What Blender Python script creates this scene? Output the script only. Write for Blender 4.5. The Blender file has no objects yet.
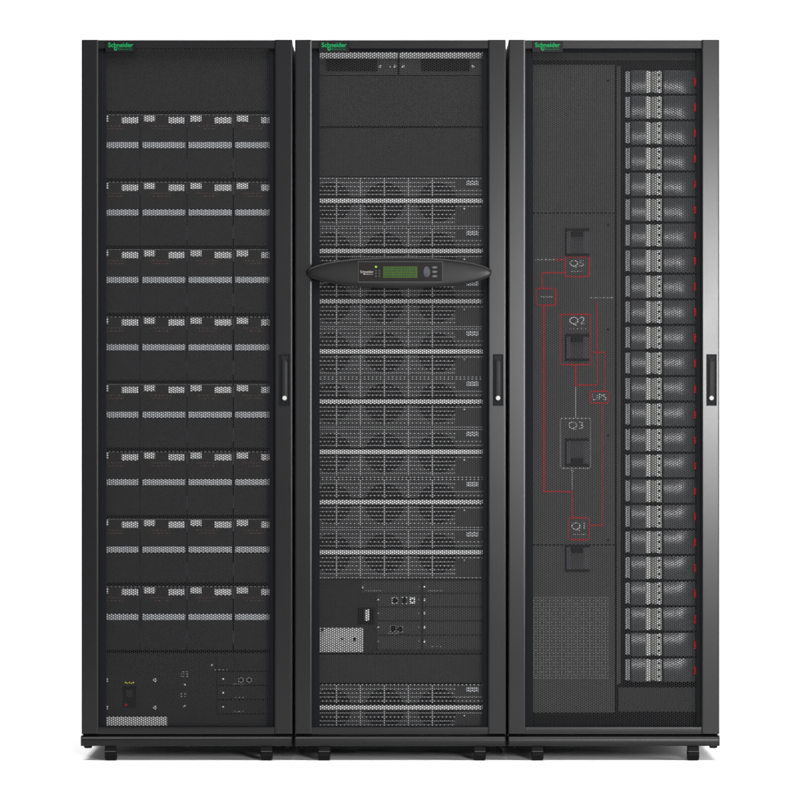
import bpy, bmesh, math, random
import numpy as np
from mathutils import Matrix, Vector

random.seed(7)
scene = bpy.context.scene
col = scene.collection
S = 1.0 / 350.0                 # metres per unit of the front elevation (a cabinet is 212 units = 0.606 m wide)
CAMD = 14.0                     # camera distance in front of the doors
ZC = 361 * S                    # camera height, half way up the cabinets


def P(px, py, y=0.0):
    """elevation coordinates (x to the right, y down, as in a drawing) -> a point at depth y"""
    f = 1 + y / CAMD
    return Vector(((px - 400) * S * f, y, ZC + (400 - py) * S * f))


# ------------------------------------------------------------------ materials
M = {}


def mat(name, color, rough=0.5, spec=0.5, metal=0.0, grain=0.0, grain_scale=900, bump=0.0, emit=None, strength=0, coat=0.0):
    m = bpy.data.materials.new(name)
    m.use_nodes = True
    nt = m.node_tree
    b = nt.nodes['Principled BSDF']
    b.inputs['Base Color'].default_value = (*color, 1)
    b.inputs['Roughness'].default_value = rough
    b.inputs['Specular IOR Level'].default_value = spec
    b.inputs['Metallic'].default_value = metal
    if coat:
        b.inputs['Coat Weight'].default_value = coat
        b.inputs['Coat Roughness'].default_value = 0.15
    if emit:
        b.inputs['Emission Color'].default_value = (*emit, 1)
        b.inputs['Emission Strength'].default_value = strength
    if grain or bump:
        tc = nt.nodes.new('ShaderNodeTexCoord')
        n = nt.nodes.new('ShaderNodeTexNoise')
        n.inputs['Scale'].default_value = grain_scale
        n.inputs['Detail'].default_value = 3
        nt.links.new(tc.outputs['Object'], n.inputs['Vector'])
        if grain:
            n2 = nt.nodes.new('ShaderNodeTexNoise')
            n2.inputs['Scale'].default_value = 6
            n2.inputs['Detail'].default_value = 6
            nt.links.new(tc.outputs['Object'], n2.inputs['Vector'])
            add = nt.nodes.new('ShaderNodeMath'); add.operation = 'ADD'
            nt.links.new(n.outputs['Fac'], add.inputs[0]); nt.links.new(n2.outputs['Fac'], add.inputs[1])
            mr = nt.nodes.new('ShaderNodeMapRange')
            mr.inputs['From Min'].default_value = 0.6
            mr.inputs['From Max'].default_value = 1.4
            mr.inputs['To Min'].default_value = max(0.05, rough - grain)
            mr.inputs['To Max'].default_value = min(1, rough + grain)
            nt.links.new(add.outputs[0], mr.inputs['Value'])
            nt.links.new(mr.outputs['Result'], b.inputs['Roughness'])
        if bump:
            bp = nt.nodes.new('ShaderNodeBump')
            bp.inputs['Strength'].default_value = bump
            bp.inputs['Distance'].default_value = 0.0006
            nt.links.new(n.outputs['Fac'], bp.inputs['Height'])
            nt.links.new(bp.outputs['Normal'], b.inputs['Normal'])
    M[name] = m
    return m


mat('powder_coat', (0.0060, 0.0060, 0.0065), 0.228, 0.165, grain=0.015, grain_scale=700, bump=0.10)
mat('base_paint', (0.0035, 0.0035, 0.0038), 0.27, 0.16, grain=0.02, bump=0.05)
mat('side_paint', (0.016, 0.016, 0.017), 0.5, 0.4, grain=0.05, bump=0.2)
mat('mesh_paint', (0.0055, 0.0055, 0.0060), 0.42, 0.08)
mat('seal_black', (0.0028, 0.0031, 0.0040), 0.6, 0.05)
mat('inner_black', (0.003, 0.003, 0.0033), 0.7, 0.08)
mat('badge_black', (0.002, 0.002, 0.0025), 0.4, 0.08)
mat('logo_green', (0.0, 0.125, 0.034), 0.6, 0.1)
mat('logo_dim', (0.0, 0.05, 0.016), 0.6, 0.1)
mat('logo_grey', (0.16, 0.15, 0.145), 0.5, 0.15)
mat('rubber', (0.0018, 0.0018, 0.0018), 0.5, 0.06, bump=0.2)
mat('caster_metal', (0.03, 0.03, 0.03), 0.25, 0.4)
mat('lock_steel', (0.26, 0.26, 0.255), 0.6, 0.1)
mat('handle_plastic', (0.007, 0.007, 0.0075), 0.4, 0.10)
mat('handle_well', (0.0022, 0.0026, 0.0035), 0.45, 0.06)
mat('module_black', (0.028, 0.028, 0.029), 0.5, 0.15, grain=0.08, bump=0.2)
mat('module_seam', (0.002, 0.002, 0.0025), 0.7, 0.05)
mat('pale_plate', (0.86, 0.86, 0.86), 0.45, 0.4)
mat('pale_bar', (0.64, 0.66, 0.69), 0.4, 0.4)
mat('lip_grey', (0.24, 0.24, 0.245), 0.4, 0.3)
mat('latch_blue', (0.045, 0.048, 0.075), 0.4, 0.4)
mat('warn_print', (0.16, 0.09, 0.075), 0.7, 0.1)
mat('grey_print', (0.42, 0.42, 0.43), 0.7, 0.1)
mat('white_print', (0.62, 0.62, 0.62), 0.7, 0.1)
mat('yellow_print', (0.75, 0.62, 0.04), 0.6, 0.2)
mat('red_paint', (0.80, 0.003, 0.005), 0.6, 0.1)
mat('grille_plate', (0.075, 0.076, 0.079), 0.5, 0.25, grain=0.1, bump=0.2)
mat('grille_bar', (0.44, 0.44, 0.45), 0.4, 0.5)
mat('grille_bar_bright', (0.72, 0.72, 0.72), 0.4, 0.5)
mat('fan_black', (0.002, 0.002, 0.0025), 0.7, 0.08)
mat('fan_blade', (0.006, 0.006, 0.007), 0.6, 0.12)
mat('blank_plate', (0.036, 0.036, 0.037), 0.5, 0.2, grain=0.1, bump=0.2)
mat('slot_plate', (0.055, 0.055, 0.056), 0.5, 0.2, grain=0.1, bump=0.2)
mat('silver_plate', (0.62, 0.62, 0.63), 0.4, 0.5)
mat('switch_plate', (0.064, 0.064, 0.066), 0.5, 0.2, grain=0.1, bump=0.2)
mat('vent_plate', (0.17, 0.17, 0.17), 0.5, 0.25)
mat('breaker_body', (0.080, 0.080, 0.095), 0.5, 0.2)
mat('breaker_lever', (0.003, 0.003, 0.004), 0.5, 0.1)
mat('breaker_face', (0.052, 0.052, 0.055), 0.5, 0.2)
mat('cover_grey', (0.066, 0.069, 0.076), 0.25, 0.42)
mat('terminal_pale', (0.74, 0.74, 0.71), 0.4, 0.4)
mat('terminal_mid', (0.13, 0.135, 0.145), 0.4, 0.4)
mat('display_shell', (0.0035, 0.0035, 0.0038), 0.30, 0.12, grain=0.02, bump=0.05)
mat('display_bezel', (0.0045, 0.0038, 0.0036), 0.4, 0.06)
mat('display_border', (0.012, 0.012, 0.0125), 0.4, 0.15)
mat('screen_green', (0.015, 0.028, 0.004), 0.3, 0.06, emit=(0.095, 0.25, 0.02), strength=0.11)
mat('screen_ink', (0.004, 0.014, 0.012), 0.4, 0.05, emit=(0.02, 0.09, 0.06), strength=0.10)
mat('led_green', (0.06, 0.15, 0.02), 0.3, 0.2, emit=(0.30, 0.62, 0.06), strength=0.22)
mat('led_dark', (0.014, 0.012, 0.012), 0.3, 0.2)
mat('button_grey', (0.020, 0.021, 0.024), 0.4, 0.2)
mat('button_dark', (0.014, 0.015, 0.017), 0.4, 0.2)
mat('button_pale', (0.06, 0.063, 0.068), 0.4, 0.2)
mat('port_black', (0.001, 0.001, 0.001), 0.6, 0.05)
mat('studio_floor', (0.88, 0.88, 0.88), 0.75, 0.15, grain=0.05, grain_scale=60)
mat('studio_paper', (0.90, 0.90, 0.90), 0.9, 0.0)


# ------------------------------------------------------------------ geometry helpers
class MB:
    """collects shapes and links them as ONE mesh object"""

    def __init__(self):
        self.bm = bmesh.new()

    def box3(self, a, b, bev=0.0):
        x0, x1 = sorted((a[0], b[0])); y0, y1 = sorted((a[1], b[1])); z0, z1 = sorted((a[2], b[2]))
        v = [self.bm.verts.new(p) for p in ((x0, y0, z0), (x1, y0, z0), (x1, y1, z0), (x0, y1, z0),
                                            (x0, y0, z1), (x1, y0, z1), (x1, y1, z1), (x0, y1, z1))]
        fs = [self.bm.faces.new([v[i] for i in q]) for q in
              ((0, 1, 5, 4), (1, 2, 6, 5), (2, 3, 7, 6), (3, 0, 4, 7), (4, 5, 6, 7), (3, 2, 1, 0))]
        if bev > 0:
            es = list({e for f in fs for e in f.edges})
            bmesh.ops.bevel(self.bm, geom=es, offset=bev, segments=2, affect='EDGES', profile=0.5)
        return self

    def box(self, x0, y0, x1, y1, front, back, bev=0.0):
        """elevation rectangle from depth front to depth back"""
        a = P(x0, y0, front); b = P(x1, y1, front)
        return self.box3((a.x, front, b.z), (b.x, back, a.z), bev)

    def poly(self, pts, front, back):
        """elevation polygon (list of px,py) extruded front -> back"""
        A = [self.bm.verts.new(P(x, y, front)) for x, y in pts]
        B = []
        for v in A:
            B.append(self.bm.verts.new((v.co.x, back, v.co.z)))
        n = len(A)
        self.bm.faces.new(A); self.bm.faces.new(B[::-1])
        for i in range(n):
            self.bm.faces.new((A[i], B[i], B[(i + 1) % n], A[(i + 1) % n]))
        return self

    def disc(self, cx, cy, rx, front, back, ry=None, n=24):
        ry = ry or rx
        return self.poly([(cx + rx * math.cos(2 * math.pi * i / n), cy + ry * math.sin(2 * math.pi * i / n)) for i in range(n)], front, back)

    def rings(self, loops, cap=True):
        """loops of 3d points of equal count, skinned; last one capped"""
        V = [[self.bm.verts.new(p) for p in lp] for lp in loops]
        n = len(V[0])
        for a, b in zip(V, V[1:]):
            for i in range(n):
                self.bm.faces.new((a[i], a[(i + 1) % n], b[(i + 1) % n], b[i]))
        if cap:
            self.bm.faces.new(V[-1]); self.bm.faces.new(V[0][::-1])
        return self

    def cyl_x(self, cx, cy, cz, r, half, n=32, bev=0.0):
        """wheel with its axis along x"""
        prof = [(-half, r - bev), (-half + bev, r), (half - bev, r), (half, r - bev)] if bev else [(-half, r), (half, r)]
        loops = [[(cx + h, cy + rr * math.cos(2 * math.pi * i / n), cz + rr * math.sin(2 * math.pi * i / n)) for i in range(n)] for h, rr in prof]
        return self.rings(loops)

    def cyl_z(self, cx, cy, z0, z1, r, n=24):
        return self.rings([[(cx + r * math.cos(2 * math.pi * i / n), cy + r * math.sin(2 * math.pi * i / n), z) for i in range(n)] for z in (z0, z1)])

    def grid(self, pts):
        """surface from a grid of 3d points"""
        V = [[self.bm.verts.new(p) for p in row] for row in pts]
        for a, b in zip(V, V[1:]):
            for i in range(len(a) - 1):
                self.bm.faces.new((a[i], a[i + 1], b[i + 1], b[i]))
        return self

    def build(self, name, material, parent=None, origin=(0, 0, 0), smooth=False):
        me = bpy.data.meshes.new(name)
        bmesh.ops.recalc_face_normals(self.bm, faces=self.bm.faces[:])
        bmesh.ops.translate(self.bm, verts=self.bm.verts[:], vec=-Vector(origin))
        if smooth:
            for f in self.bm.faces:
                f.smooth = True
            for e in self.bm.edges:
                if len(e.link_faces) == 2 and e.calc_face_angle(0) > math.radians(24):
                    e.smooth = False
        self.bm.to_mesh(me); self.bm.free()
        me.materials.append(M[material])
        o = bpy.data.objects.new(name, me)
        col.objects.link(o)
        if parent:
            o.parent = parent
        return o


def tag(o, label=None, cat=None, group=None, kind=None):
    if label: o['label'] = label
    if cat: o['category'] = cat
    if group: o['group'] = group
    if kind: o['kind'] = kind
    return o


def thing(name, loc, label, cat, group=None):
    o = bpy.data.objects.new(name, None)
    col.objects.link(o)
    o.location = loc
    o.empty_display_size = 0.05
    return tag(o, label, cat, group)


def copy_tree(o, parent=None):
    c = o.copy(); col.objects.link(c)
    if parent: c.parent = parent
    for ch in list(o.children):
        copy_tree(ch, c)
    return c


def text_mesh(body, x0, y0, x1, y1, front, name, material, parent, origin, bold=0.0, shear=0.0, depth=0.0006):
    """lettering that fills the elevation rectangle"""
    cu = bpy.data.curves.new(name, 'FONT')
    cu.body = body
    cu.offset = bold
    cu.shear = shear
    cu.resolution_u = 4
    cu.extrude = 0.02
    to = bpy.data.objects.new(name, cu); col.objects.link(to)
    bpy.context.view_layer.update()
    dg = bpy.context.evaluated_depsgraph_get()
    me = bpy.data.meshes.new_from_object(to.evaluated_get(dg))
    bpy.data.objects.remove(to); bpy.data.curves.remove(cu)
    n = len(me.vertices)
    co = np.empty(n * 3, dtype=np.float32); me.vertices.foreach_get('co', co); co = co.reshape(-1, 3)
    lo, hi = co.min(0), co.max(0)
    a = P(x0, y1, front); b = P(x1, y0, front)
    out = np.empty_like(co)
    out[:, 0] = a.x + (co[:, 0] - lo[0]) / (hi[0] - lo[0]) * (b.x - a.x) - origin[0]
    out[:, 2] = a.z + (co[:, 1] - lo[1]) / (hi[1] - lo[1]) * (b.z - a.z) - origin[2]
    out[:, 1] = front + depth * (1 - (co[:, 2] - lo[2]) / (hi[2] - lo[2])) - origin[1]
    me.vertices.foreach_set('co', out.ravel())
    me.materials.clear(); me.materials.append(M[material])
    me.update()
    o = bpy.data.objects.new(name, me); col.objects.link(o)
    if parent: o.parent = parent
    return o


def scribble(mb, x0, y0, x1, front, seed, h=0.9, step=(1.2, 3.0), gap=(0.5, 1.1), thick=0.0006):
    """one line of print too small to read: short dashes"""
    r = random.Random(seed)
    x = x0
    while x < x1:
        w = min(r.uniform(*step), x1 - x)
        hh = h * r.uniform(0.7, 1.0)
        mb.box(x, y0 - hh / 2, x + w, y0 + hh / 2, front, front + thick)
        x += w + r.uniform(*gap)


# ------------------------------------------------------------------ the perforated door sheet
def mesh_sheet():
    """hexagonal holes punched through a 1.5 mm steel sheet; local origin at the cabinet's front left foot"""
    dx = 2.0 * S; dy = dx * 2 / math.sqrt(3)
    k = 0.68
    f = 1 + 0.022 / CAMD
    ncol, nrow = 84, 297
    X0 = 105.0 - 81.0
    ang = np.arange(6) * math.pi / 3
    R = dx * 2 / 3
    hexo = np.stack([R * np.cos(ang), R * np.sin(ang)], 1)
    hexi = hexo * k
    ci, rj = np.meshgrid(np.arange(ncol), np.arange(nrow), indexing='ij')
    cx = (X0 * S + ci * dx).ravel()
    ztop = ZC + (400 - 45.5) * S
    cz = (ztop - rj * dy - np.where(ci % 2 == 1, dy / 2, 0)).ravel()
    n = cx.size
    ctr = np.stack([cx, cz], 1)[:, None, :]
    o = ctr + hexo[None]; i_ = ctr + hexi[None]
    yf, yb = 0.022, 0.0235
    def lift(a, y): return np.stack([a[..., 0], np.full(a.shape[:-1], y), a[..., 1]], -1)
    V = np.concatenate([lift(o, yf), lift(i_, yf), lift(i_, yb), lift(o, yb)], 1).reshape(-1, 3)
    base = (np.arange(n) * 24)[:, None, None]
    q = []
    for j in range(6):
        k2 = (j + 1) % 6
        q.append([j, k2, 6 + k2, 6 + j])
        q.append([6 + j, 6 + k2, 12 + k2, 12 + j])
        q.append([12 + j, 12 + k2, 18 + k2, 18 + j])
    F = (base + np.array(q)[None]).reshape(-1, 4)
    me = bpy.data.meshes.new('perforated_sheet')
    me.vertices.add(len(V)); me.vertices.foreach_set('co', V.astype(np.float32).ravel())
    me.loops.add(F.size); me.loops.foreach_set('vertex_index', F.astype(np.int32).ravel())
    me.polygons.add(len(F)); me.polygons.foreach_set('loop_start', np.arange(0, F.size, 4, dtype=np.int32))
    me.polygons.foreach_set('loop_total', np.full(len(F), 4, dtype=np.int32))
    me.update(calc_edges=True)
    me.materials.append(M['mesh_paint'])
    return me


SHEET = mesh_sheet()


# ------------------------------------------------------------------ a cabinet
def stile(mb, xa, xb, inner_right, ytop=39.6, ybot=734.2):
    """one upright of the door: rounded profile in plan, extruded in height"""
    w = (xb - xa) * S
    x0 = (xa - 400) * S
    ro, ri = 0.0035, 0.0065
    n = 6
    prof = [(0, 0.060)]
    for i in range(n + 1):
        a = math.pi / 2 * i / n
        prof.append((ro - ro * math.cos(a), ro - ro * math.sin(a)))
    prof += [(ro + 0.0012, 0.0), (w - 0.0060, 0.0), (w - 0.0048, 0.0), (w - 0.0009, 0.00225), (w, 0.0040)]      # chamfered inner edge
    prof.append((w, 0.060))
    if not inner_right:
        prof = [(w - x, y) for x, y in prof]
    z0 = P(0, ybot).z; z1 = P(0, ytop).z
    ch = 0.0015
    def ring(z, inset):
        return [(x0 + min(max(x, inset), w - inset), max(y, inset) if y < 0.05 else y, z) for x, y in prof]
    mb.rings([ring(z0, ch), ring(z0 + ch, 0), ring(z1 - ch, 0), ring(z1, ch)])


def rail(mb, xa, xb, ya, yb, y, depth, bow):
    """horizontal rail, slightly bowed outwards"""
    n = 10
    x0 = (xa - 400) * S; x1 = (xb - 400) * S
    z1 = P(0, ya).z; z0 = P(0, yb).z
    prof = [(y + depth, z0)]
    for i in range(n + 1):
        t = i / n
        prof.append((y + bow * (2 * t - 1) ** 2, z0 + (z1 - z0) * t))
    prof.append((y + depth, z1))
    mb.rings([[(x, yy, z) for yy, z in prof] for x in (x0, x1)])


def cabinet(x0, label, band):
    """x0: left side of the cabinet on the elevation; band: black filler under the top rail"""
    org = Vector(((x0 - 400) * S, 0, 0))
    root = thing('equipment_cabinet', org, label, 'cabinet', 'three black cabinets standing side by side')
    W = 211.5
    zt = P(0, 40.2).z; zb = 15.4 * S
    xl = org.x; xr = org.x + W * S
    D = 1.07
    # shell: sides, top, floor, back
    m = MB()
    t = 0.0022
    m.box3((xl + 0.002, 0.062, zb), (xl + 0.002 + t, D, zt - 0.002))
    m.box3((xr - 0.002 - t, 0.062, zb), (xr - 0.002, D, zt - 0.002))
    m.build('side_panel', 'side_paint', root, org)
    m = MB(); m.box3((xl + 0.002 + t, 0.062, zt - 0.005), (xr - 0.002 - t, D, zt - 0.002)); m.build('top_panel', 'side_paint', root, org)
    m = MB(); m.box3((xl + 0.002 + t, 0.062, zb + 0.03), (xr - 0.002 - t, D, zb + 0.034)); m.build('bottom_panel', 'inner_black', root, org)
    m = MB(); m.box3((xl + 0.002 + t, D - 0.004, zb + 0.034), (xr - 0.002 - t, D, zt - 0.005)); m.build('rear_panel', 'inner_black', root, org)
    # inner uprights to which the modules are fixed, hidden behind the door frame
    m = MB()
    for a, b in ((x0 + 3, x0 + 6), (x0 + W - 6, x0 + W - 3)):
        m.box(a, 44, b, 731, 0.064, 0.10)
    m.build('mounting_rail', 'inner_black', root, org)
    # door
    m = MB(); stile(m, x0 + 0.4, x0 + 17.4, True); stile(m, x0 + 193.4, x0 + 211.5, False)
    rail(m, x0 + 17.4, x0 + 193.4, 39.9, 48.2, 0.003, 0.030, 0.0)
    rail(m, x0 + 17.4, x0 + 193.4, 727.4, 734.2, 0.003, 0.030, 0.0003)
    fr = m.build('door_frame', 'powder_coat', root, org, smooth=True)
    m = MB()
    m.box(x0 + 17.4, 48.2, x0 + 25, 727.4, 0.0175, 0.030)
    m.box(x0 + 188.4, 48.2, x0 + 193.4, 727.4, 0.0175, 0.030)
    m.box(x0 + 25, 725.9, x0 + 188.4, 727.4, 0.0180, 0.030)
    if band:
        m.box(x0 + 25, 48.2, x0 + 188.4, 52.2, 0.0180, 0.030)
    m.build('door_seal', 'seal_black', root, org)
    sh = bpy.data.objects.new('perforated_sheet', SHEET); col.objects.link(sh); sh.parent = root
    # badge with its lettering
    bx = x0 + 24.2
    m = MB(); m.box(bx, 41.0, bx + 30.6, 52.4, 0.0005, 0.020, 0.0008)
    bd = m.build('name_badge', 'badge_black', root, org)
    text_mesh('Schneider', bx + 2.9, 42.6, bx + 28.0, 47.2, -0.0004, 'lettering', 'logo_green', bd, org, bold=0.02)
    text_mesh('Electric', bx + 13.0, 48.0, bx + 27.4, 50.1, -0.0004, 'lettering', 'logo_dim', bd, org, bold=0.01)
    m = MB()
    n = 20
    m.rings([[P(bx + 10.4 + r * 1.7 * math.cos(2 * math.pi * i / n), 48.7 + r * 1.9 * math.sin(2 * math.pi * i / n), yy) for i in range(n)]
             for r, yy in ((1, 0.0004), (1, -0.0004), (0.45, -0.0004), (0.45, 0.0004))], cap=False)
    m.box(bx + 10.9, 46.4, bx + 12.2, 48.3, -0.0004, 0.0004)
    m.build('emblem', 'logo_green', bd, org)
    # handle with lever and lock
    hx = x0 + 203.6
    m = MB()
    m.box(hx - 5.2, 354.2, hx - 4.3, 405.8, -0.0022, 0.002, 0.0005); m.box(hx + 4.3, 354.2, hx + 5.2, 405.8, -0.0022, 0.002, 0.0005)
    m.box(hx - 4.3, 354.2, hx + 4.3, 355.4, -0.0022, 0.002, 0.0005); m.box(hx - 4.3, 404.6, hx + 4.3, 405.8, -0.0022, 0.002, 0.0005)
    m.box(hx - 4.3, 355.4, hx + 4.3, 404.6, -0.0004, 0.002)
    hd = m.build('door_handle', 'handle_well', root, org)
    m = MB()
    pts = []
    for i in range(9):
        a = math.pi + math.pi * i / 8
        pts.append((hx + 2.9 * math.cos(a), 362.8 + 2.9 * math.sin(a)))
    for i in range(9):
        a = math.pi * i / 8
        pts.append((hx + 2.9 * math.cos(a), 399.0 + 2.9 * math.sin(a)))
    cx = hx; cy = 381
    loops = []
    for d, yy in ((0, -0.0004), (0, -0.0045), (0.5, -0.0058), (1.0, -0.0062)):
        loops.append([P(cx + (x - cx) * (1 - d / 2.9), cy + (y - cy) * (1 - d / 21), yy) for x, y in pts])
    m.rings(loops)
    m.build('lever', 'handle_plastic', hd, org, smooth=True)
    m = MB()
    m.poly([(hx - 4.0, 355.8), (hx + 4.0, 355.8), (hx + 2.4, 360.3), (hx - 2.4, 360.3)], -0.0030, -0.0004)
    m.build('thumb_rest', 'breaker_lever', hd, org)
    m = MB(); m.disc(hx, 398.0, 2.15, -0.0085, -0.0060); m.disc(hx, 398.0, 1.1, -0.0090, -0.0086)
    m.build('lock', 'lock_steel', hd, org, smooth=True)
    # base bumper
    m = MB()
    z1 = P(0, 735.6).z; z0 = P(0, 746.0).z
    rr, rb = 0.013, 0.004
    prof = [(0.062, z0)]
    for i in range(5):
        a = math.pi / 2 * i / 4
        prof.append((-0.006 + rb - rb * math.sin(a), z0 + rb - rb * math.cos(a)))
    for i in range(11):
        a = math.pi / 2 * i / 10
        prof.append((-0.006 + rr - rr * math.cos(a), z1 - rr + rr * math.sin(a)))
    prof.append((0.062, z1))
    xs = [(xl - 0.0006, 0.004), (xl + 0.003, 0.0), (xr - 0.003, 0.0), (xr + 0.0006, 0.004)]
    m.rings([[(x, yy + ins, z) for yy, z in prof] for x, ins in xs])
    m.build('base_plinth', 'base_paint', root, org, smooth=True)
    m = MB()
    for side in (xl, xr - 0.03):
        m.box3((side, 0.062, z0), (side + 0.03, D, z0 + 0.028))
    m.box3((xl + 0.03, D - 0.03, z0), (xr - 0.03, D, z0 + 0.028))
    m.box3((xl + 0.03, 0.062, z0 + 0.004), (xr - 0.03, D - 0.03, z0 + 0.02))
    m.build('base_frame', 'inner_black', root, org)
    # casters: fork and wheel, front pair and rear pair
    for cxp in (x0 + 29.6, x0 + 185.4):
        for yc in (0.020, D - 0.12):
            cxw = (cxp - 400) * S
            m = MB()
            m.box3((cxw - 0.0165, yc - 0.020, 0.0270), (cxw + 0.0165, yc + 0.018, z0), 0.002)
            ck = m.build('caster', 'rubber', root, org)
            m = MB(); m.cyl_x(cxw, yc, 0.0175, 0.0175, 0.0172, bev=0.003)
            m.build('wheel', 'rubber', ck, org, smooth=True)
            m = MB(); m.box3((cxw - 0.0160, yc - 0.0212, 0.0262), (cxw + 0.0160, yc - 0.0190, 0.0280), 0.0006)
            m.build('highlight_tab', 'caster_metal', ck, org)  # thin tab coloured lighter to paint the highlight line across the caster
    for cxp in (x0 + 6.4, x0 + 206.0):
        m = MB(); cxw = (cxp - 400) * S
        m.cyl_z(cxw, 0.030, z0 - 0.0062, z0, 0.0118); m.cyl_z(cxw, 0.030, z0 - 0.0078, z0 - 0.0063, 0.0095)
        m.build('levelling_foot', 'rubber', root, org)
    return root, org


cab_a, org_a = cabinet(81.0, 'black cabinet whose mesh door covers eight rows of battery modules', False)
cab_b, org_b = cabinet(294.5, 'black cabinet with an oval control display across its mesh door', True)
cab_c, org_c = cabinet(508.0, 'black cabinet with a red line diagram behind its mesh door', True)


# ------------------------------------------------------------------ oval display on the middle door
def display(root, org):
    cx, cy, a, b = 399.4, 272.6, 92.6, 15.7
    N = 120
    def outline(d, yy, ex=2.08):
        out = []
        for i in range(N):
            t = 2 * math.pi * i / N
            c, s = math.cos(t), math.sin(t)
            out.append(P(cx + (a - d) * abs(c) ** (2 / ex) * (1 if c >= 0 else -1), cy + (b - d) * abs(s) ** (2 / ex) * (1 if s >= 0 else -1), yy))
        return out
    m = MB()
    m.rings([outline(0.8, -0.0015), outline(0, -0.004), outline(0, -0.016), outline(0.3, -0.0175), outline(0.9, -0.0185),
             outline(2.0, -0.0192), outline(4.5, -0.0197), outline(8, -0.0201), outline(12, -0.0203)])
    m.box(345, 262, 455, 283, -0.003, 0.0215)
    d = m.build('display_panel', 'display_shell', root, org, smooth=True)
    d['label'] = 'oval black control display with green screen'
    m = MB()
    x0, y0, x1, y1 = 357.6, 261.2, 443.2, 282.8
    for q in ((x0, y0, x1, y0 + 1.0), (x0, y1 - 1.3, x1, y1), (x0, y0 + 1.0, x0 + 1.0, y1 - 1.3), (x1 - 1.3, y0 + 1.0, x1, y1 - 1.3)):
        m.box(*q, -0.0226, -0.0190, 0.0004)
    m.build('bezel', 'display_border', d, org)
    m = MB(); m.box(x0 + 1.0, y0 + 1.0, x1 - 1.3, y1 - 1.3, -0.0214, -0.0190)
    m.build('face_plate', 'display_bezel', d, org)
    m = MB(); m.box(383.2, 266.4, 417.4, 277.8, -0.0220, -0.0208)
    m.build('screen', 'screen_green', d, org)
    m = MB()
    for i, yy in enumerate((268.4, 270.9, 273.5, 276.0)):
        scribble(m, 384.6, yy, 416.4, -0.0222, 50 + i, h=1.2, step=(0.8, 2.2), gap=(0.6, 1.2), thick=0.0002)
    m.build('screen_text', 'screen_ink', d, org)
    text_mesh('Schneider', 360.2, 270.4, 373.4, 273.0, -0.0220, 'lettering', 'logo_grey', d, org, bold=0.01)
    text_mesh('Electric', 365.6, 273.6, 373.0, 274.8, -0.0220, 'lettering', 'logo_grey', d, org)
    m = MB(); m.disc(364.2, 274.0, 0.8, -0.0220, -0.0208); m.build('emblem', 'logo_grey', d, org)
    m = MB(); m.disc(376.0, 266.8, 1.25, -0.0226, -0.0208, ry=1.0); m.build('status_light', 'led_green', d, org)
    for xx in (375.9, 379.4):
        for yy in (270.7, 273.4, 276.1):
            m = MB(); m.disc(xx, yy, 0.9, -0.0222, -0.0208, n=12); m.build('status_light', 'led_dark', d, org)
    m = MB()
    n = 32
    def ell(s, yy): return [P(426.6 + 3.5 * s * math.cos(2 * math.pi * i / n), 272.0 + 5.5 * s * math.sin(2 * math.pi * i / n), yy) for i in range(n)]
    m.rings([ell(1, -0.0208), ell(1, -0.0228), ell(0.85, -0.0238)])
    nb = m.build('navigation_button', 'button_grey', d, org, smooth=True)
    m = MB(); m.box(423.6, 271.7, 429.6, 272.3, -0.0240, -0.0236)
    m.box(426.3, 267.6, 426.9, 270.4, -0.0240, -0.0236); m.box(426.3, 273.6, 426.9, 276.4, -0.0240, -0.0236)
    m.build('arrow_marks', 'button_dark', nb, org)
    for yy in (267.4, 271.8, 276.2):
        m = MB(); m.disc(434.7, yy, 2.9, -0.0230, -0.0208, ry=1.35, n=20)
        bt = m.build('push_button', 'button_dark', d, org)
        m = MB(); m.box(433.0, yy - 0.35, 436.4, yy + 0.35, -0.0232, -0.0229); m.build('symbol', 'button_pale', bt, org)


display(cab_b, org_b)

# ------------------------------------------------------------------ first cabinet: battery modules
FR = 0.056                                   # depth of the modules' faces


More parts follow.
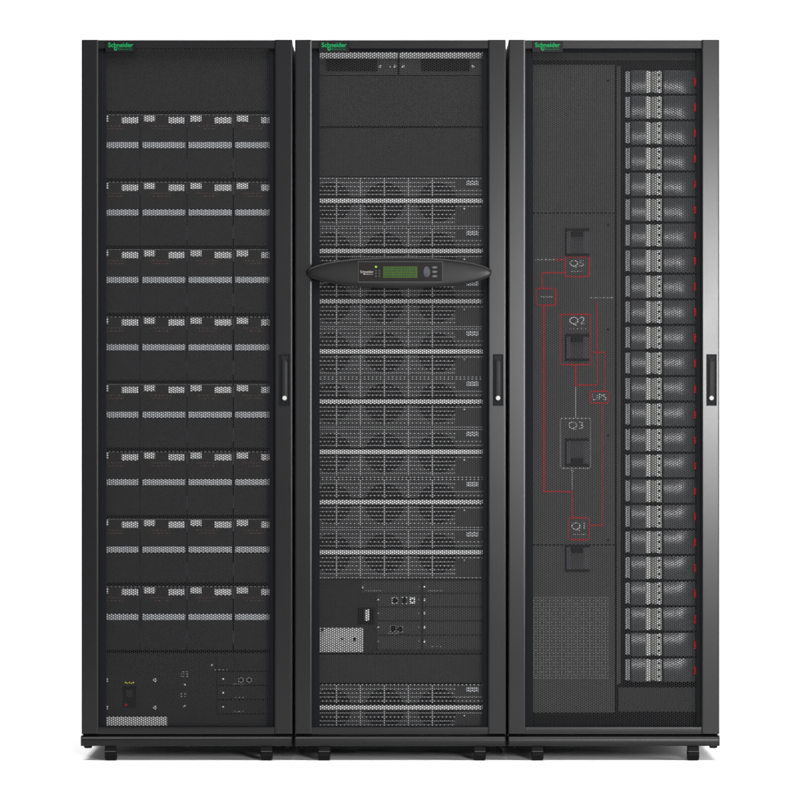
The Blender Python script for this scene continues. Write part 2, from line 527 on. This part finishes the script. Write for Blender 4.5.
def battery_module():
    x0, y0 = 140.2, 112.6
    org = P(x0, y0 + 66, FR)
    t = thing('battery_module', org, 'x', 'battery module', 'battery modules in eight rows of four')
    m = MB()
    m.box(x0 + 0.35, y0 + 2.6, x0 + 46.0, y0 + 29.0, FR, 0.60, 0.0012)
    m.box(x0 + 0.35, y0 + 29.0, x0 + 46.0, y0 + 36.2, FR + 0.010, 0.60)
    m.box(x0 + 0.35, y0 + 36.2, x0 + 46.0, y0 + 65.6, FR, 0.60, 0.0012)
    m.build('casing', 'module_black', t, org)
    m = MB(); m.box(x0 + 0.35, y0 + 1.9, x0 + 46.0, y0 + 2.55, FR - 0.001, FR + 0.05); m.build('top_lip', 'lip_grey', t, org)  # lip coloured paler than the casing, standing in for the edge's reflection
    m = MB(); m.box(x0, y0 - 0.6, x0 + 46.4, y0 + 1.6, FR + 0.008, 0.60)
    m.poly([(x0 + 22.0, y0), (x0 + 24.0, y0 - 2.2), (x0 + 27.6, y0 - 2.2), (x0 + 31.0, y0)], FR + 0.001, FR + 0.03)
    m.build('shelf_lip', 'module_seam', t, org)
    m = MB(); m.box(x0 + 3.6, y0 + 2.9, x0 + 14.8, y0 + 9.0, FR - 0.0015, FR + 0.002, 0.0004); m.build('label_plate', 'pale_plate', t, org)
    m = MB(); m.box(x0 + 28.0, y0 + 4.5, x0 + 44.6, y0 + 10.8, FR - 0.0015, FR + 0.002, 0.0004); m.build('label_plate', 'pale_plate', t, org)
    m = MB()
    scribble(m, x0 + 9.5, y0 + 13.2, x0 + 31.5, FR - 0.0006, 3, h=1.2)
    scribble(m, x0 + 12.5, y0 + 16.2, x0 + 30.0, FR - 0.0006, 4, h=1.2)
    m.build('warning_print', 'warn_print', t, org)
    m = MB(); m.box(x0 - 0.55, y0 + 3.5, x0 + 0.75, y0 + 14.5, FR - 0.004, FR + 0.01, 0.0005); m.build('latch', 'latch_blue', t, org)
    # handle bar across the waist
    m = MB()
    m.box(x0 + 1.8, y0 + 29.4, x0 + 45.0, y0 + 35.6, FR - 0.004, FR + 0.009, 0.0015)
    m.build('pull_bar', 'pale_bar', t, org)
    m = MB(); m.box(x0 - 0.3, y0 + 46, x0 + 0.5, y0 + 59, FR - 0.001, FR + 0.01); m.build('lower_latch', 'latch_blue', t, org)
    return t


ROWS = ['topmost row', 'second row from the top', 'third row from the top', 'fourth row from the top', 'fourth row from the bottom',
        'third row from the bottom', 'second row from the bottom', 'lowest row']
COLS = ['first from the left', 'second from the left', 'second from the right', 'first from the right']
bat = battery_module()
b0 = bat.location.copy()
pitch = 46.5 * S * (1 + FR / CAMD)
rp = 67.4 * S * (1 + FR / CAMD)
first = True
for r in range(8):
    for c in range(4):
        o = bat if first else copy_tree(bat)
        first = False
        o.location = b0 + Vector(((c - 1) * pitch, 0, -r * rp))
        o['label'] = 'battery module, %s in the %s' % (COLS[c], ROWS[r])


def plate(name, x0, y0, x1, y1, label, cat, material, front=FR, thick=0.02, group=None, lip=True):
    """a screwed-on panel: plate, folded edge and screws"""
    org = P((x0 + x1) / 2, y1, front)
    t = thing(name, org, label, cat, group)
    m = MB(); m.box(x0, y0 + 0.6, x1, y1 - 0.6, front, front + thick, 0.001); m.build('panel', material, t, org)
    if lip:
        m = MB(); m.box(x0, y0, x1, y0 + 0.6, front + 0.008, front + thick); m.box(x0, y1 - 0.6, x1, y1, front + 0.008, front + thick)
        m.build('edge', 'module_seam', t, org)
    for sx in (x0 + 5, x1 - 5):
        for sy in (y0 + 5, y1 - 5):
            m = MB(); m.disc(sx, sy, 1.2, front - 0.001, front + 0.002, n=12); m.build('screw', 'caster_metal', t, org)
    return t, org


plate('blank_panel', 87, 42, 287, 111.6, 'plain dark blanking panel above the battery modules', 'panel', 'module_black')


# electronics unit under the batteries
def battery_electronics():
    x0, y0, x1, y1 = 87, 653.0, 287, 732
    org = P(187, y1, FR)
    t = thing('breaker_unit', org, 'dark connection unit with yellow print and ports under the battery modules', 'electronics unit')
    m = MB(); m.box(x0, y0, x1, y1, FR, 0.5); m.build('panel', 'module_black', t, org)
    m = MB(); m.box(106, 716.8, 167, 726.4, FR - 0.002, FR + 0.002, 0.0005); m.build('vent_plate', 'pale_plate', t, org)
    m = MB(); m.box(106, 673.8, 156, 714, FR - 0.0015, FR + 0.003, 0.0006); cp = m.build('breaker_cover', 'module_black', t, org)
    m = MB(); m.box(122.6, 686, 136, 707.5, FR - 0.006, FR, 0.001); br = m.build('breaker', 'breaker_lever', t, org)
    m = MB(); m.box(126.5, 690, 132.5, 697, FR - 0.009, FR - 0.006, 0.0006); m.build('toggle', 'module_black', br, org)
    m = MB(); m.disc(126.0, 704.8, 1.3, FR - 0.0072, FR - 0.006, n=12); m.build('red_mark', 'red_paint', br, org)
    m = MB(); scribble(m, 125.0, 682.8, 134.6, FR - 0.0021, 8, h=1.9, step=(1, 2), gap=(0.2, 0.5)); m.build('yellow_print', 'yellow_print', cp, org)
    for bx, by in ((106.6, 680.2), (155, 680.2), (106.6, 707.4), (155, 707.4)):
        m = MB(); m.disc(bx, by, 2.0, FR - 0.003, FR, n=16); m.disc(bx, by, 1.0, FR - 0.0045, FR - 0.003, n=6); m.build('bolt', 'silver_plate', t, org)
    m = MB(); scribble(m, 181, 674.0, 188, FR - 0.0008, 1); scribble(m, 180, 676.4, 189, FR - 0.0008, 2); scribble(m, 182, 671.8, 187.6, FR - 0.0008, 22)
    scribble(m, 180.5, 693.7, 188.5, FR - 0.0008, 5); scribble(m, 180.5, 696.4, 188.5, FR - 0.0008, 6)
    scribble(m, 212, 669.8, 227, FR - 0.0008, 7, h=0.8)
    for yy in (683.9, 697.5, 711.5):
        scribble(m, 233, yy, 243.5, FR - 0.0008, int(yy), h=0.8)
    m.build('small_print', 'grey_print', t, org)
    for px, py in ((184.6, 684.6), (184.5, 706.2), (212.2, 665.0), (223, 679.2), (223, 692.6), (223, 707.2)):
        m = MB(); m.disc(px, py, 1.1, FR - 0.002, FR, n=12); m.build('screw', 'pale_plate', t, org)
    m = MB()
    for ys in (671.2, 685.4, 699.6, 713.8):
        m.box(216, ys - 0.5, 287, ys + 0.5, FR - 0.0003, FR + 0.01)
    m.box(216, 657, 217, 713, FR - 0.0003, FR + 0.01)
    m.build('slot_seam', 'module_seam', t, org)
    for px in (240.8, 249.2):
        m = MB(); n = 24
        m.rings([[P(px + r * math.cos(2 * math.pi * i / n), 680 + r * math.sin(2 * math.pi * i / n), yy) for i in range(n)]
                 for r, yy in ((2.9, FR), (2.9, FR - 0.003), (1.9, FR - 0.003), (1.9, FR))], cap=False)
        po = m.build('port', 'lip_grey', t, org)
        m = MB(); m.disc(px, 680, 1.9, FR - 0.001, FR); m.build('socket', 'port_black', po, org)


battery_electronics()


# ------------------------------------------------------------------ middle cabinet
def power_module():
    x0, y0, x1, y1 = 300.5, 177.6, 501.0, 227.4
    FP = 0.058
    org = P(400, y1, FP)
    t = thing('power_module', org, 'x', 'power module', 'power modules with fan grilles')
    m = MB()
    m.box(x0, y0 + 0.5, x1, y1 - 0.4, FP + 0.010, 0.62)
    m.build('casing', 'grille_plate', t, org)
    # three fans behind the grille
    for fx in (331.5, 384.5, 437.6):
        m = MB(); m.disc(fx, 202.2, 19.8, FP + 0.0075, FP + 0.0102, n=40)
        f = m.build('fan', 'fan_black', t, org)
        m = MB()
        for kk in range(7):
            a = 2 * math.pi * kk / 7 + 0.3
            pts = []
            for rr, da in ((6.5, 0), (19.5, 0.25), (19.8, 0.62), (14, 0.66), (6.5, 0.55)):
                pts.append((fx + rr * math.cos(a + da), 202.2 + rr * math.sin(a + da)))
            m.poly(pts, FP + 0.0058, FP + 0.0066)
        m.build('blades', 'fan_blade', f, org)
        m = MB(); m.disc(fx, 202.2, 6.8, FP + 0.0052, FP + 0.0074); m.build('hub', 'fan_blade', f, org)
    # frame, lattice of thin bars
    m = MB()
    for i, yy in enumerate((178.3, 182.5, 186.5, 190.5, 194.4, 206.4, 210.4, 214.4, 218.3, 222.2, 226.4)):
        m.box(x0 + 6, yy - 0.42, 455.6 if i in (1, 2, 6, 7, 8, 9) else x1 - 6, yy + 0.42, FP + 0.0008, FP + 0.0022)
    gb = m.build('grille', 'grille_bar', t, org)
    m = MB()
    for xx in (312.6, 336.5, 360.4, 384.4, 408.4, 432.4):
        for ya, yb in ((178.8, 196.4), (204.2, 224.6)):
            m.box(xx - 0.48, ya, xx + 0.48, yb, FP - 0.0006, FP + 0.0004)
    m.build('vertical_bars', 'grille_bar', gb, org)
    m = MB(); m.box(x0 + 4, 198.6, x1 - 4, 203.0, FP - 0.003, FP + 0.009, 0.001); m.build('pull_bar', 'pale_plate', t, org)
    m = MB(); m.box(x0, 196.9, x1, 198.3, FP + 0.002, FP + 0.0095); m.box(x0, 203.2, x1, 204.4, FP + 0.002, FP + 0.0095)
    m.box(x0, y0, x1, y0 + 0.4, FP + 0.004, FP + 0.02); m.box(x0, y1 - 0.45, x1, y1 + 0.3, FP + 0.0002, FP + 0.02)
    m.build('seam', 'module_seam', t, org)
    m = MB(); m.box(455.8, 179.6, 483, 196.5, FP + 0.0035, FP + 0.0095); m.box(455.8, 204.8, 483, 225.0, FP + 0.0035, FP + 0.0095)
    m.build('side_plate', 'slot_plate', t, org)
    m = MB(); m.box(466.4, 180.6, 478.4, 185.2, FP - 0.002, FP + 0.0034, 0.0005)
    lp = m.build('label_plate', 'pale_bar', t, org)
    m = MB(); m.box(466.8, 182.5, 478.0, 183.1, FP - 0.0023, FP - 0.0019); m.build('print', 'slot_plate', lp, org)
    m = MB(); m.disc(464.4, 208.8, 0.9, FP - 0.001, FP + 0.0035, n=10); m.build('status_light', 'pale_bar', t, org)
    return t


pm = power_module()
p0 = pm.location.copy()
pp = 50.2 * S * (1 + 0.058 / CAMD)
PML = ['power module with fan grille directly under the upper blanking panel',
       'power module with fan grille just above the oval display',
       'power module half covered by the oval display',
       'power module first below the oval display, uncovered',
       'power module level with the door handle of its cabinet',
       'power module third from the bottom of the eight stacked together',
       'power module second from the bottom of the eight stacked together',
       'power module resting directly above the slotted control unit']
for k in range(8):
    o = pm if k == 0 else copy_tree(pm)
    o.location = p0 + Vector((0, 0, -k * pp))
    o['label'] = PML[k]
o = copy_tree(pm)
o.location = p0 + Vector((0, 0, -(684.2 - 177.6) * S * (1 + 0.058 / CAMD)))
o['label'] = 'single power module at the very bottom, below a plain panel'

plate('blank_panel', 300.5, 75.4, 501, 126.8, 'dark blanking panel under the terminal strip of the display cabinet', 'panel', 'blank_plate', front=0.058)
plate('blank_panel', 300.5, 127.4, 501, 177.0, 'dark blanking panel resting on the topmost power module', 'panel', 'blank_plate', front=0.058)
plate('blank_panel', 300.5, 654.0, 501, 683.4, 'low dark blanking panel between slotted control unit and lowest power module', 'panel', 'blank_plate', front=0.058)


def terminal_tray():
    F = 0.058
    org = P(400, 75, F)
    t = thing('terminal_tray', org, 'bright strip over two dark boxes at top of the display cabinet', 'terminal strip')
    m = MB(); m.box(300.5, 42, 501, 75.0, F, 0.3); m.build('panel', 'slot_plate', t, org)
    m = MB(); m.box(302, 52.0, 398.0, 58.4, F - 0.003, F, 0.0006); m.build('bright_strip', 'pale_plate', t, org)
    m = MB(); m.box(399.8, 52.0, 499, 58.4, F - 0.003, F, 0.0006); m.build('bright_strip', 'pale_plate', t, org)
    for a, b in ((326.5, 377.0), (421.0, 470.0)):
        m = MB(); m.box(a, 58.8, b, 71.0, F - 0.005, F, 0.001); m.build('cover_box', 'inner_black', t, org)
    for px in (380.0, 394.8, 403.2, 473):
        m = MB(); m.disc(px, 66.4, 1.5, F - 0.004, F, n=14); m.build('screw', 'pale_bar', t, org)
    m = MB(); m.disc(390, 66.8, 0.8, F - 0.004, F, n=14); m.build('screw', 'pale_bar', t, org)
    m = MB(); m.box(398.0, 58.6, 399.6, 75.0, F - 0.002, F); m.build('divider', 'module_seam', t, org)


terminal_tray()


def control_unit():
    F = 0.058
    org = P(400, 653, F)
    t = thing('control_unit', org, 'slotted control unit with silver plate below the stacked power modules', 'electronics unit')
    m = MB(); m.box(300.5, 579.5, 501, 653.2, F + 0.004, 0.5); m.build('chassis', 'module_black', t, org)
    m = MB(); m.box(302, 627.8, 363.2, 652.2, F - 0.001, F + 0.004, 0.0006); sp = m.build('silver_plate', 'silver_plate', t, org)
    for px, py, r in ((354.6, 639.5, 1.6), (342, 639.2, 1.0), (322.2, 630.2, 1.4)):
        m = MB(); m.disc(px, py, r, F - 0.003, F - 0.001, n=14); m.build('screw', 'inner_black', sp, org)
    m = MB(); m.box(357.6, 608.0, 374.4, 624.4, F - 0.001, F + 0.004, 0.0008); tb = m.build('tag_holder', 'inner_black', t, org)
    m = MB(); m.box(365.0, 609.4, 369.2, 620.8, F - 0.003, F - 0.001); m.build('tag', 'pale_plate', tb, org)
    ys = (580.6, 593.5, 607.0, 621.0, 635.2, 650.4)
    for i in range(5):
        xa = 361.5 if i == 0 else 376.8
        m = MB(); m.box(xa, ys[i] + 0.6, 420.6, ys[i + 1] - 0.8, F, F + 0.0045, 0.0006)
        s1 = m.build('slot_card', 'slot_plate', t, org)
        m = MB(); m.box(423.0, ys[i] + 0.6, 499, ys[i + 1] - 0.8, F, F + 0.0045, 0.0006)
        s2 = m.build('slot_card', 'slot_plate', t, org)
        yc = ys[i] + 6.2
        m = MB(); m.disc(424.6, yc, 1.25, F - 0.002, F, n=12); m.build('screw', 'pale_plate', s2, org)
        m = MB(); m.disc(419.2, yc, 1.0, F - 0.002, F, n=12); m.build('screw', 'lip_grey', s1, org)
        m = MB(); m.disc(362.8 if i == 0 else 378.0, yc + 0.3, 1.1, F - 0.002, F, n=12); m.build('screw', 'pale_bar' if i in (0, 1, 3) else 'lip_grey', s1, org)
        if i == 0:
            m = MB(); scribble(m, 365.5, 590.7, 381, F - 0.0005, 31, h=0.9); m.build('small_print', 'grey_print', s1, org)
            m = MB(); scribble(m, 428, 590.7, 443, F - 0.0005, 32, h=0.9); m.build('small_print', 'grey_print', s2, org)
        if i == 4:
            m = MB(); scribble(m, 430.5, 646.6, 441.5, F - 0.0005, 33, h=0.9); m.build('small_print', 'grey_print', s2, org)
        if i in (1, 3):
            pcs = ((394.9, 600.5), (404.4, 600.5)) if i == 1 else ((393.0, 628.6), (400.2, 629.2))
            for px, py in pcs:
                m = MB()
                r_ = 3.1
                m.box(px - r_, py - r_ - 0.3, px + r_, py + r_ + 0.3, F - 0.0015, F + 0.001)
                po = m.build('port', 'pale_bar' if i == 1 else 'lip_grey', s1, org)
                m = MB(); m.box(px - 2.5, py - 2.0, px + 2.5, py + 2.0, F - 0.0022, F - 0.0014); m.box(px - 1.4, py - 3.0, px + 1.4, py + 3.0, F - 0.0024, F - 0.0016)
                m.build('socket', 'port_black', po, org)
            if i == 1:
                m = MB(); m.box(409.4, 597.2, 415.0, 603.8, F - 0.0015, F + 0.001); po = m.build('port', 'pale_plate', s1, org)
                m = MB(); m.disc(412.2, 600.5, 1.0, F - 0.0022, F - 0.0014, n=12); m.build('socket', 'port_black', po, org)
            else:
                m = MB(); scribble(m, 388, 633.4, 398.5, F - 0.0005, 34, h=0.9); m.build('small_print', 'grey_print', s1, org)


control_unit()


# ------------------------------------------------------------------ right cabinet
def switch_panel():
    F = 0.050
    org = P(575, 712, F)
    t = thing('switch_panel', org, 'grey switch panel with four breakers joined by a red line diagram', 'switch panel')
    for nm, ya, yb in (('upper_plate', 64.8, 212.6), ('middle_plate', 213.6, 544.4), ('lower_plate', 545.4, 712.6)):
        m = MB(); m.box(513.5, ya, 615.0, yb, F, F + 0.004, 0.0006); m.build(nm, 'switch_plate', t, org)
    m = MB(); m.box(513.5, 60, 623.5, 713, F + 0.0046, F + 0.02); m.build('backing', 'module_seam', t, org)
    m = MB(); m.box(616.6, 66, 620.6, 684, F - 0.002, F + 0.004, 0.0006); m.build('side_strip', 'switch_plate', t, org)
    for sy in (80.5, 225, 329.5, 435.5, 540.2):
        m = MB(); m.disc(608.4, sy, 1.2, F - 0.0015, F + 0.001, n=12); m.build('screw', 'inner_black', t, org)
    # breakers
    for ya, yb, down in ((228.4, 256.0, False), (333.8, 361.0, False), (438.4, 466.4, True), (544.6, 571.8, False)):
        xa, xb = 565.0, 589.6
        m = MB()
        m.box(xa, ya, xa + 1.4, yb, F - 0.006, F); m.box(xa + 1.4, ya, xb, ya + 2.6, F - 0.006, F); m.box(xa + 1.4, yb - 2.6, xb, yb, F - 0.006, F)
        b = m.build('breaker', 'breaker_lever', t, org)
        m = MB(); m.box(xa + 1.4, ya + 2.6, xa + 6.0, yb - 2.6, F - 0.004, F); m.box(xb - 6.0, ya + 2.6, xb, yb - 2.6, F - 0.004, F); m.build('cheek', 'breaker_body', b, org)
        m = MB(); m.box(xa + 6.0, ya + 2.6, xb - 6.0, yb - 2.6, F - 0.003, F); m.build('face', 'breaker_face', b, org)
        ly = yb - 8.2 if down else ya + 3.2
        m = MB(); m.box(xa + 6.4, ly, xb - 6.4, ly + 5.0, F - 0.014, F - 0.003, 0.001); m.build('lever', 'breaker_lever', b, org)
    # diagram printed on the plates
    h = 0.52
    fz = F - 0.0006
    def seg(mb, x0, y0, x1, y1, w=h):
        if abs(x0 - x1) < 1e-6:
            mb.box(x0 - w, min(y0, y1) - w, x0 + w, max(y0, y1) + w, fz, fz + 0.0004)
        else:
            mb.box(min(x0, x1) + w, y0 - w, max(x0, x1) - w, y0 + w, fz, fz + 0.0004)
    def frame(mb, x0, y0, x1, y1, r=1.6):
        for a in ((x0 + r, y0, x1 - r, y0), (x0 + r, y1, x1 - r, y1), (x0, y0 + r + h, x0, y1 - r - h), (x1, y0 + r + h, x1, y1 - r - h)):
            seg(mb, *a)
        for cx_, cy_, a0 in ((x0 + r, y0 + r, 180), (x1 - r, y0 + r, 270), (x1 - r, y1 - r, 0), (x0 + r, y1 - r, 90)):
            pts = []
            for i in range(5):
                a = math.radians(a0 + 90 * i / 4); pts.append((cx_ + (r + h) * math.cos(a), cy_ + (r + h) * math.sin(a)))
            for i in range(4, -1, -1):
                a = math.radians(a0 + 90 * i / 4); pts.append((cx_ + (r - h) * math.cos(a), cy_ + (r - h) * math.sin(a)))
            mb.poly(pts, fz, fz + 0.0004)
    m = MB()
    frame(m, 565.2, 257.2, 589.4, 276.6, 0.9)
    frame(m, 536.6, 288.4, 555.8, 305.2)
    frame(m, 560.6, 314.4, 590.6, 364.5)
    frame(m, 590.2, 391.2, 608.6, 403.0)
    frame(m, 568.6, 517.8, 589.0, 539.6, 0.9)
    for s in ((542.4, 272.8, 564.7, 272.8), (542.4, 272.8, 542.4, 287.4), (544.0, 306.2, 544.0, 491.6), (544.0, 491.6, 572.4, 491.6), (572.4, 491.6, 572.4, 516.8),
              (597.0, 302.8, 597.0, 385.0), (575.6, 385.0, 597.0, 385.0), (575.6, 365.5, 575.6, 385.0), (592.6, 352.2, 604.6, 352.2), (604.6, 352.2, 604.6, 390.2),
              (602.6, 404.0, 602.6, 525.4), (589.6, 525.4, 602.6, 525.4)):
        seg(m, *s)
    m.poly([(556.0, 258.0), (556.8, 258.0), (556.8, 261.0), (556.0, 261.0)], fz, fz + 0.0004); m.box(556.8, 259.1, 562.0, 259.9, fz, fz + 0.0004)
    m.poly([(562.0, 258.0), (564.2, 259.5), (562.0, 261.0)], fz, fz + 0.0004)
    m.build('red_diagram', 'red_paint', t, org)
    m = MB()
    frame(m, 560.6, 418.4, 590.6, 468.2)
    seg(m, 575.6, 387.2, 575.6, 417.2, 0.4); seg(m, 572.4, 470.4, 572.4, 489.8)
    m.disc(572.4, 470.8, 1.4, fz, fz + 0.0004, n=12)
    m.build('white_diagram', 'grey_print', t, org)
    for tx, x0, y0, x1, y1 in (('Q5', 569.6, 260.2, 583.8, 267.4), ('Q2', 569.4, 316.8, 585.0, 325.6), ('Q3', 568.2, 421.6, 583.4, 430.0), ('Q1', 571.4, 522.4, 585.0, 531.0), ('UPS', 592.2, 393.8, 606.6, 400.2)):
        text_mesh(tx, x0, y0, x1, y1, fz, 'lettering', 'white_print', t, org, bold=-0.004, depth=0.0004)
    m = MB()
    scribble(m, 535, 259.6, 554.6, fz, 41, h=1.2); scribble(m, 571, 271.4, 583, fz, 42, h=1.2); scribble(m, 541, 296.8, 552.4, fz, 43, h=1.3)
    scribble(m, 590, 297.6, 614, fz, 44, h=1.2); scribble(m, 570, 328.6, 586, fz, 45, h=1.0); scribble(m, 573, 534.5, 586, fz, 46, h=1.0)
    m.build('small_print', 'grey_print', t, org)
    # punched vent field in the lower plate: thin bars around square openings
    m = MB()
    for i in range(27):
        yy = 597.0 + i * 3.1
        m.box(533, yy, 608.0, yy + 1.0, F - 0.0012, F - 0.0002)
    v = m.build('vent_field', 'vent_plate', t, org)
    m = MB()
    for i in range(25):
        xx = 533.6 + i * 3.1
        m.box(xx, 597.2, xx + 0.8, 678.4, F - 0.0016, F - 0.0013)
    m.build('vent_ribs', 'vent_plate', v, org)


switch_panel()


def distribution_module():
    F = 0.050
    x0, y0 = 625.6, 70.0
    H = 24.0
    org = P(x0, y0 + H, F)
    t = thing('distribution_module', org, 'x', 'distribution module', 'distribution modules stacked in a column')
    m = MB(); m.box(x0 - 0.6, y0 + 0.2, 714, y0 + H - 0.3, F + 0.006, 0.45); m.build('casing', 'inner_black', t, org)
    m = MB(); m.box(625.8, y0 + 1.4, 627.4, y0 + H - 2.0, F, F + 0.006, 0.0004); m.box(628.0, y0 + 1.4, 629.6, y0 + H - 2.0, F, F + 0.006, 0.0004)
    m.build('side_clip', 'pale_bar', t, org)

    def cover(xa, xb, sag_a, sag_b, turn, ya=y0 + 0.3, yb=y0 + H - 0.5):
        """cover bulging outwards, its bulge changing along its width"""
        mb = MB()
        nx, ny = 14, 16
        rows = []
        for j in range(ny + 1):
            v = j / ny
            row = []
            for i in range(nx + 1):
                u = i / nx
                uu = u * u * (3 - 2 * u)
                sg = (sag_a + (sag_b - sag_a) * uu) * S
                d = sg * (2 * v - 1) ** 2 + turn * S * max(0.0, u - 0.4) ** 2
                row.append(P(xa + (xb - xa) * u, ya + (yb - ya) * v, F - 0.006 + d))
            rows.append(row)
        mb.grid(rows)
        # rim going back to the casing
        edge = rows[0] + [r[-1] for r in rows[1:]] + rows[-1][-2::-1] + [r[0] for r in rows[-2:0:-1]]
        back = [Vector((p.x, F + 0.006, p.z)) for p in edge]
        mb.rings([edge, back], cap=False)
        bmesh.ops.remove_doubles(mb.bm, verts=mb.bm.verts[:], dist=1e-6)
        return mb
    cover(631.6, 645.6, 1.15, 1.15, 0.0).build('front_cover', 'cover_grey', t, org, smooth=True)
    cover(663.8, 699.0, 1.15, 0.6, 9.0).build('front_cover', 'cover_grey', t, org, smooth=True)
    m = MB(); m.box(645.9, y0 + 0.9, 650.4, y0 + H - 1.2, F - 0.005, F + 0.006, 0.0006); m.build('pale_bar', 'terminal_pale', t, org)
    m = MB(); m.box(650.4, y0 + 1.8, 661.6, y0 + H - 2.4, F - 0.001, F + 0.006); tb = m.build('terminal_block', 'terminal_mid', t, org)
    for xa in (652.2, 654.4, 656.3):
        m = MB(); m.box(xa, y0 + 1.1, xa + 1.15, y0 + H - 1.4, F - 0.004, F - 0.001); m.build('rib', 'terminal_pale', tb, org)
    m = MB(); m.box(657.6, y0 + 0.9, 661.5, y0 + H - 1.2, F - 0.004, F - 0.001); m.build('socket_strip', 'terminal_pale', tb, org)
    for yy in (y0 + 4.9, y0 + 11.5, y0 + 18.2):
        m = MB(); m.disc(659.0, yy, 1.25, F - 0.0046, F - 0.0038, n=14); m.build('screw_hole', 'port_black', tb, org)
    m = MB(); m.box(693.6, y0 + 8.0, 698.0, y0 + 15.8, F - 0.012, F - 0.002, 0.001); m.build('red_tab', 'red_paint', t, org)
    return t


dm = distribution_module()
d0 = dm.location.copy()
dp = 25.57 * S * (1 + 0.050 / CAMD)
ORD = ['topmost', 'second', 'third', 'fourth', 'fifth', 'sixth', 'seventh', 'eighth', 'ninth', 'tenth', 'eleventh', 'twelfth']
for k in range(24):
    o = dm if k == 0 else copy_tree(dm)
    o.location = d0 + Vector((0, 0, -k * dp))
    if k < 12:
        o['label'] = 'grey distribution module with red tab, %s of the tall column%s' % (ORD[k], '' if k == 0 else ' counted from its top')
    else:
        j = 23 - k
        o['label'] = 'grey distribution module with red tab, %s of the tall column%s' % ('lowest' if j == 0 else ORD[j], '' if j == 0 else ' counted from its bottom')


def cable_box():
    F = 0.050
    org = P(660, 713, F)
    t = thing('cable_box', org, 'dark low box under the column of distribution modules', 'cable box')
    m = MB(); m.box(618, 687.4, 714, 712, F, 0.30, 0.001); m.build('casing', 'blank_plate', t, org)
    m = MB(); m.box(647, 684.2, 665, 686.2, F + 0.001, 0.1); m.build('slot', 'port_black', t, org)
    m = MB(); m.box(516, 713.2, 714, 715.6, F + 0.002, 0.3); m.box(513.5, 716, 714, 731, F + 0.006, 0.3); m.build('sill', 'module_seam', t, org)
    m = MB(); m.box(624, 686.8, 714, 687.4, F + 0.004, 0.3); m.build('edge', 'module_seam', t, org)


cable_box()


def header():
    F = 0.050
    org = P(610, 65, F)
    t = thing('top_filler', org, 'narrow dark filler strip above switch panel and distribution modules', 'filler strip')
    m = MB(); m.box(513.5, 42, 716, 60.2, F, 0.3); m.build('panel', 'blank_plate', t, org)
    m = MB(); m.box(624, 60.4, 716, 69.4, F + 0.01, 0.3); m.build('shadow_gap', 'inner_black', t, org)


header()

# ------------------------------------------------------------------ studio: white paper floor rolling up into the backdrop
m = MB()
m.grid([[(x, y, 0.0) for x in (-5, 5)] for y in (-3.2, 2.6)])
m.build('floor', 'studio_floor')
bpy.data.objects['floor']['kind'] = 'structure'
m = MB()
prof = [(2.6, 0.0)]
for i in range(1, 13):
    a = math.pi / 2 * i / 12
    prof.append((2.6 + 1.6 * math.sin(a), 1.6 - 1.6 * math.cos(a)))
prof.append((4.2, 6.5))
m.grid([[(x, y, z) for x in (-9, 9)] for y, z in prof])
m.build('backdrop', 'studio_paper', smooth=True)
bpy.data.objects['backdrop']['kind'] = 'structure'

# ------------------------------------------------------------------ lamps
def area(name, loc, target, sx, sy, power, color=(1, 1, 1)):
    l = bpy.data.lights.new(name, 'AREA')
    l.shape = 'RECTANGLE'; l.size = sx; l.size_y = sy; l.energy = power; l.color = color
    o = bpy.data.objects.new(name, l); col.objects.link(o)
    o.location = loc
    o.rotation_euler = (Vector(target) - Vector(loc)).to_track_quat('-Z', 'Y').to_euler()
    return o


area('overhead_softbox', (0, -3.0, 4.8), (0, -0.5, 0), 6.0, 3.0, 600)
area('backdrop_softbox', (0, 1.6, 5.4), (0, 4.2, 1.4), 7.0, 1.6, 360)
area('front_softbox', (1.5, -7.0, 1.3), (0.2, 0, 1.05), 0.9, 0.9, 410)
area('side_softbox', (4.6, -2.6, 1.5), (0, 0, 1.1), 0.6, 2.2, 240)

w = bpy.data.worlds.new('World'); scene.world = w; w.use_nodes = True
w.node_tree.nodes['Background'].inputs['Color'].default_value = (1, 1, 1, 1)
w.node_tree.nodes['Background'].inputs['Strength'].default_value = 0.08

# ------------------------------------------------------------------ camera
cd = bpy.data.cameras.new('camera'); cam = bpy.data.objects.new('camera', cd); col.objects.link(cam)
cam.location = (0, -CAMD, ZC)
cam.rotation_euler = (math.radians(90), 0, 0)
cd.sensor_width = 36
cd.lens = 36 * CAMD / (800 * S)
cd.clip_start = 0.1
cd.clip_end = 200
scene.camera = cam

scene.view_settings.view_transform = 'Standard'
scene.view_settings.look = 'None'
scene.view_settings.exposure = 0
scene.view_settings.gamma = 1
scene.cycles.use_denoising = True
scene.cycles.max_bounces = 8
